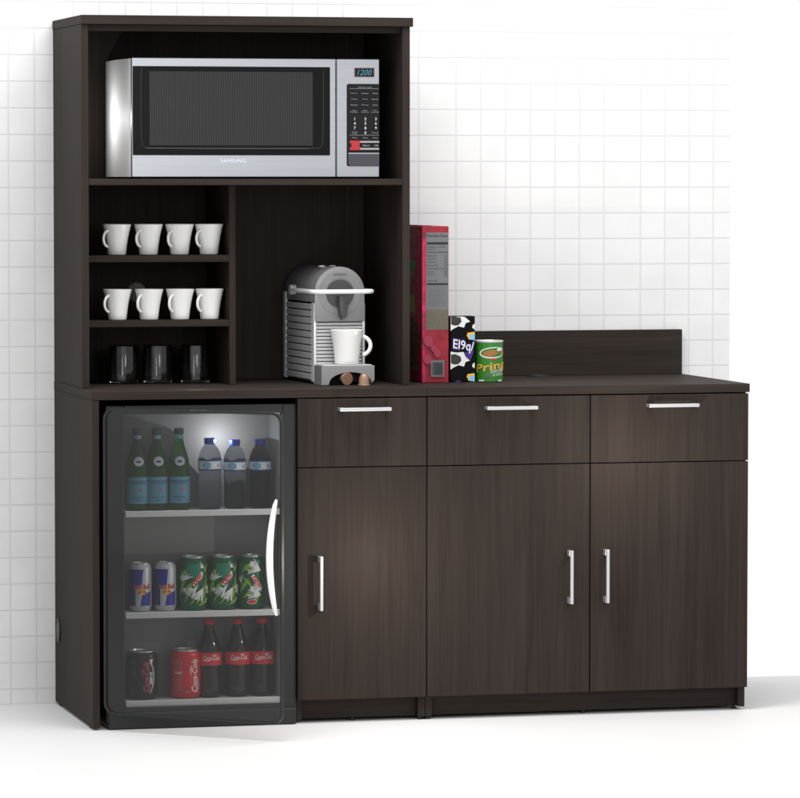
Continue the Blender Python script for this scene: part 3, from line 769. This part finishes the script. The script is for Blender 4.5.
for (x, y, l, a, wd) in ((-.030, .10, .045, .7, .014), (-.026, .03, .045, .6, .012), (-.034, .045, .05, 1.0, .012), (-.01, .122, .03, -.6, .010), (-.026, .09, .04, -.8, .012), (.0, .02, .035, .7, .01), (.07, .03, .08, 1.1, .014)):
    dx, dy = math.cos(a), math.sin(a)
    A.poly(MDL, [(x, y), (x+dx*l*.5-dy*wd*.5, y+dy*l*.5+dx*wd*.5), (x+dx*l, y+dy*l), (x+dx*l*.5+dy*wd*.5, y+dy*l*.5-dx*wd*.5)])
for yy in (.107, .040): star(A, SNW, .020, yy, .034, 2.75, 9, 1.5)
star(A, SNW, -.030, .075, .026, 1.9, 5, 1.2)
A.poly(SNW, [(-.002, .090), (.006, .096), (.030, .060), (.027, .048), (.018, .052)])
A.text(RED, 'DEW', .0140, .0735, .0125, .036, bold=.06, rot=-.98)
A.ell(SNW, .001, .021, .013, .0065, .15); A.ell(RED, .001, .021, .0115, .0052, .15)
can('drink_can', 'green soda can with two large white bursts, rightmost of the green cans', r*.97, hh, MDG, A, -.18, .4505, SZ[1]+.0004, 'green soda cans')
# script-lettered cans
def script(A, m, x, y, h_, w_, rot, bold=.012):
    A.text(m, 'Coca-Cola', x, y, h_, w_, shear=.35, bold=bold, rot=rot)
    c_, s_ = math.cos(rot), math.sin(rot)
    def tr(u, v): return (x+u*c_-v*s_, y+u*s_+v*c_)
    A.stroke(m, [tr(w_*(-.50+.42*k/9), -h_*.45-h_*.22*math.sin(math.pi*k/9)) for k in range(10)], h_*.13)
    A.stroke(m, [tr(w_*(.02+.30*k/9), h_*.50+h_*.16*math.sin(math.pi*k/9)) for k in range(10)], h_*.13)
r, hh = .0425, .1305
A = Art()
script(A, mat('zero_script_red', (.55, .06, .10), .4), .0095, .062, .0165, .080, math.pi/2, .02)
A.text(SNW, 'zero', .0235, .058, .0085, .034, rot=math.pi/2, bold=.03)
A.stroke(CANSIL, [(.026-.012*((k-6)/6)**2+.006, .018+.088*k/12) for k in range(13)], .0045)
A.poly(SNW, [(.018, .108), (.029, .110), (.026, .098), (.023, .092)])
for k in range(7): A.text(GREYTXT, ('NUTRITION', 'Calories 0', 'Sodium 40mg', 'CARBONATED', 'WATER', 'CARAMEL', 'COLOR')[k], -.026, .105-k*.0075, .003, .016)
A.rect(PGREY, -.033, -.024, .014, .032)
for k in range(5): A.rect(INK, -.032+k*.0017, -.0312+k*.0017, .015, .031)
can('drink_can', 'black soda can with red sideways script on the bottom fridge shelf', r, hh, CANBLK, A, -.14, .1510, SZ[2]+.0004)
A = Art()
script(A, SNW, .0240, .062, .0185, .088, math.pi/2, .015)
for k, s_ in enumerate(('Nutrition Facts', 'Calories 140', 'Total Fat 0g', 'Sodium 45mg', 'Sugars 39g')):
    A.text(SILV, s_, -.024, .104-k*.0068, .0036, .028)
A.text(SNW, 'CLASSIC', -.022, .070, .0060, .024, bold=.03)
for k in range(7): A.text(SILV, 'carbonated water'[k:k+12], -.024, .058-k*.0055, .0028, .022)
A.ell(PINK, .0040, .026, .0045, .006); A.rect(SNW, .001, .007, .018, .0195)
can('drink_can', 'red soda can with white sideways script in front of the cola bottles', r, hh, CANRED, A, -.14, .2690, SZ[2]+.0004)
# green mineral water bottles
g0 = thing('glass_bottle', 'green glass bottle with pale blue label, leftmost on the top fridge shelf', 'bottle', (0, 0, 0), 'green glass bottles')
bp = [(0, .002), (.024, 0), (.0285, .004), (.0292, .012), (.0292, .106), (.0287, .120), (.0262, .137), (.0205, .156), (.0150, .174), (.0120, .190), (.0110, .205), (.0110, .208), (0, .208)]
def prad(prof, z):
    for (r0, z0), (r1, z1) in zip(prof, prof[1:]):
        if z0 <= z <= z1 and z1 > z0: return r0+(r1-r0)*(z-z0)/(z1-z0)
    return prof[-2][0]
BR = lambda v: .0294
obj('bottle_glass', lathe(nb(), bp, 0, 0, 0, 40), GREENG, g0, smooth=True)
obj('cap', lathe(nb(), [(.0113, .203), (.0135, .204), (.0132, .2155), (.0115, .2185), (0, .2185)], 0, 0, 0, 28), mat('cap_dark', (.05, .06, .07), .35, .4), g0, smooth=True)
A = Art(); A.rect(LBLUE, -.070, .070, .022, .090); A.rect(NAVY, -.070, .070, .0780, .0800); A.text(NAVY, 'S.PELLEGRINO', 0, .0740, .0060, .046); A.rect(TEAL, -.070, .070, .0195, .022)
A.ell(RED, .006, .0560, .0034, .0034); A.text(NAVY, 'MINERAL WATER', 0, .036, .0035, .036); A.text(NAVY, '250ml', 0, .028, .0035, .012)
obj('label', A.wrap(0, 0, 0, .0292, -.1, rfun=BR), A.mats, g0, smooth=True)
A = Art(); A.ell(SILV, 0, .1320, .0135, .0125); A.ell(NAVY, 0, .1310, .007, .0028); obj('neck_label', A.wrap(0, 0, 0, .027, -.05, rfun=lambda v: prad(bp, v)+.0009), A.mats, g0, smooth=True)
A = Art(); A.rect(TEAL, -.010, .010, .191, .201)
obj('collar', A.wrap(0, 0, 0, .0118, -.05, rfun=lambda v: .0120), A.mats, g0, smooth=True)
for i, x in enumerate((.1400, .1925, .2530)):
    o = g0 if i == 0 else copy_tree(g0)
    place(o, x, SZ[0]+.0004, 'green glass bottle with pale blue label, %s of three on the top fridge shelf' % ('leftmost', 'middle', 'rightmost')[i], (0, .06, -.05)[i])
# water bottles
w0 = thing('water_bottle', 'x', 'bottle', (0, 0, 0), 'plastic water bottles')
wp = [(0, .004), (.022, .001), (.028, .003), (.0305, .010)]
for k in range(5):
    z = .018+k*.013; wp += [(.0305, z), (.0290, z+.0045), (.0305, z+.009)]
wp += [(.0305, .090), (.0300, .095), (.0305, .100), (.0305, .128), (.0285, .142), (.0225, .157), (.0140, .167), (.0130, .170), (.0130, .176), (0, .176)]
obj('bottle_body', lathe(nb(), wp, 0, 0, 0, 40), WATERB, w0, smooth=True)
obj('cap', lathe(nb(), [(.0135, .169), (.0152, .170), (.0152, .1835), (.0140, .1855), (0, .1855)], 0, 0, 0, 32), BLUECAP, w0, smooth=True)
A = Art(); A.rect(PALE, -.09, .09, .103, .128); A.rect(NAVY, -.09, .09, .1260, .1305); A.rect(NAVY, -.09, .09, .1015, .1055)
A.ell(TEAL, -.012, .1155, .013, .0095); A.poly(SNW, [(.0, .110), (.016, .107), (.022, .116), (.012, .123), (.0, .119)]); A.rect(SILV, .016, .026, .110, .119)
A.ell(TEAL, .045, .1155, .013, .0095); A.ell(TEAL, -.062, .1155, .013, .0095)
obj('label', A.wrap(0, 0, 0, .0307, -.1, rfun=lambda v: .0309), A.mats, w0, smooth=True)
for i, (x, s_) in enumerate(((.3375, 1.03), (.4055, 1.0), (.4760, 1.0))):
    o = w0 if i == 0 else copy_tree(w0)
    place(o, x, SZ[0]+.0004, 'clear plastic water bottle with dark blue cap, %s of three' % ('left', 'middle', 'right')[i], (0, .05, -.06)[i]); o.scale = (s_*.98, s_*.98, s_)
# cola bottles
k0 = thing('cola_bottle', 'x', 'bottle', (0, 0, 0), 'dark cola bottles')
kp_ = [(0, .003), (.026, 0), (.0325, .006), (.034, .016), (.0335, .050), (.0325, .078), (.0340, .086), (.0340, .122), (.0325, .130), (.0240, .155), (.0160, .178), (.0128, .190), (.0128, .200), (0, .200)]
obj('bottle_glass', lathe(nb(), kp_, 0, 0, 0, 44), COLA, k0, smooth=True)
obj('cap', lathe(nb(), [(.0130, .1945), (.0155, .1955), (.0155, .2060), (.0140, .2085), (0, .2085)], 0, 0, 0, 32), RED, k0, smooth=True)
A = Art(); A.rect(REDBAND, -.10, .10, .087, .121); script(A, SNW, 0.002, .107, .0125, .048, 0, .012)
obj('label', A.wrap(0, 0, 0, .034, -.1, rfun=lambda v: .0343), A.mats, k0, smooth=True)
for i, x in enumerate((.3340, .4120, .4800)):
    o = k0 if i == 0 else copy_tree(k0)
    place(o, x, SZ[2]+.0004, 'dark cola bottle with red cap and label, %s of three beside the red can' % ('left', 'middle', 'right')[i], (.05, 0, -.04)[i])
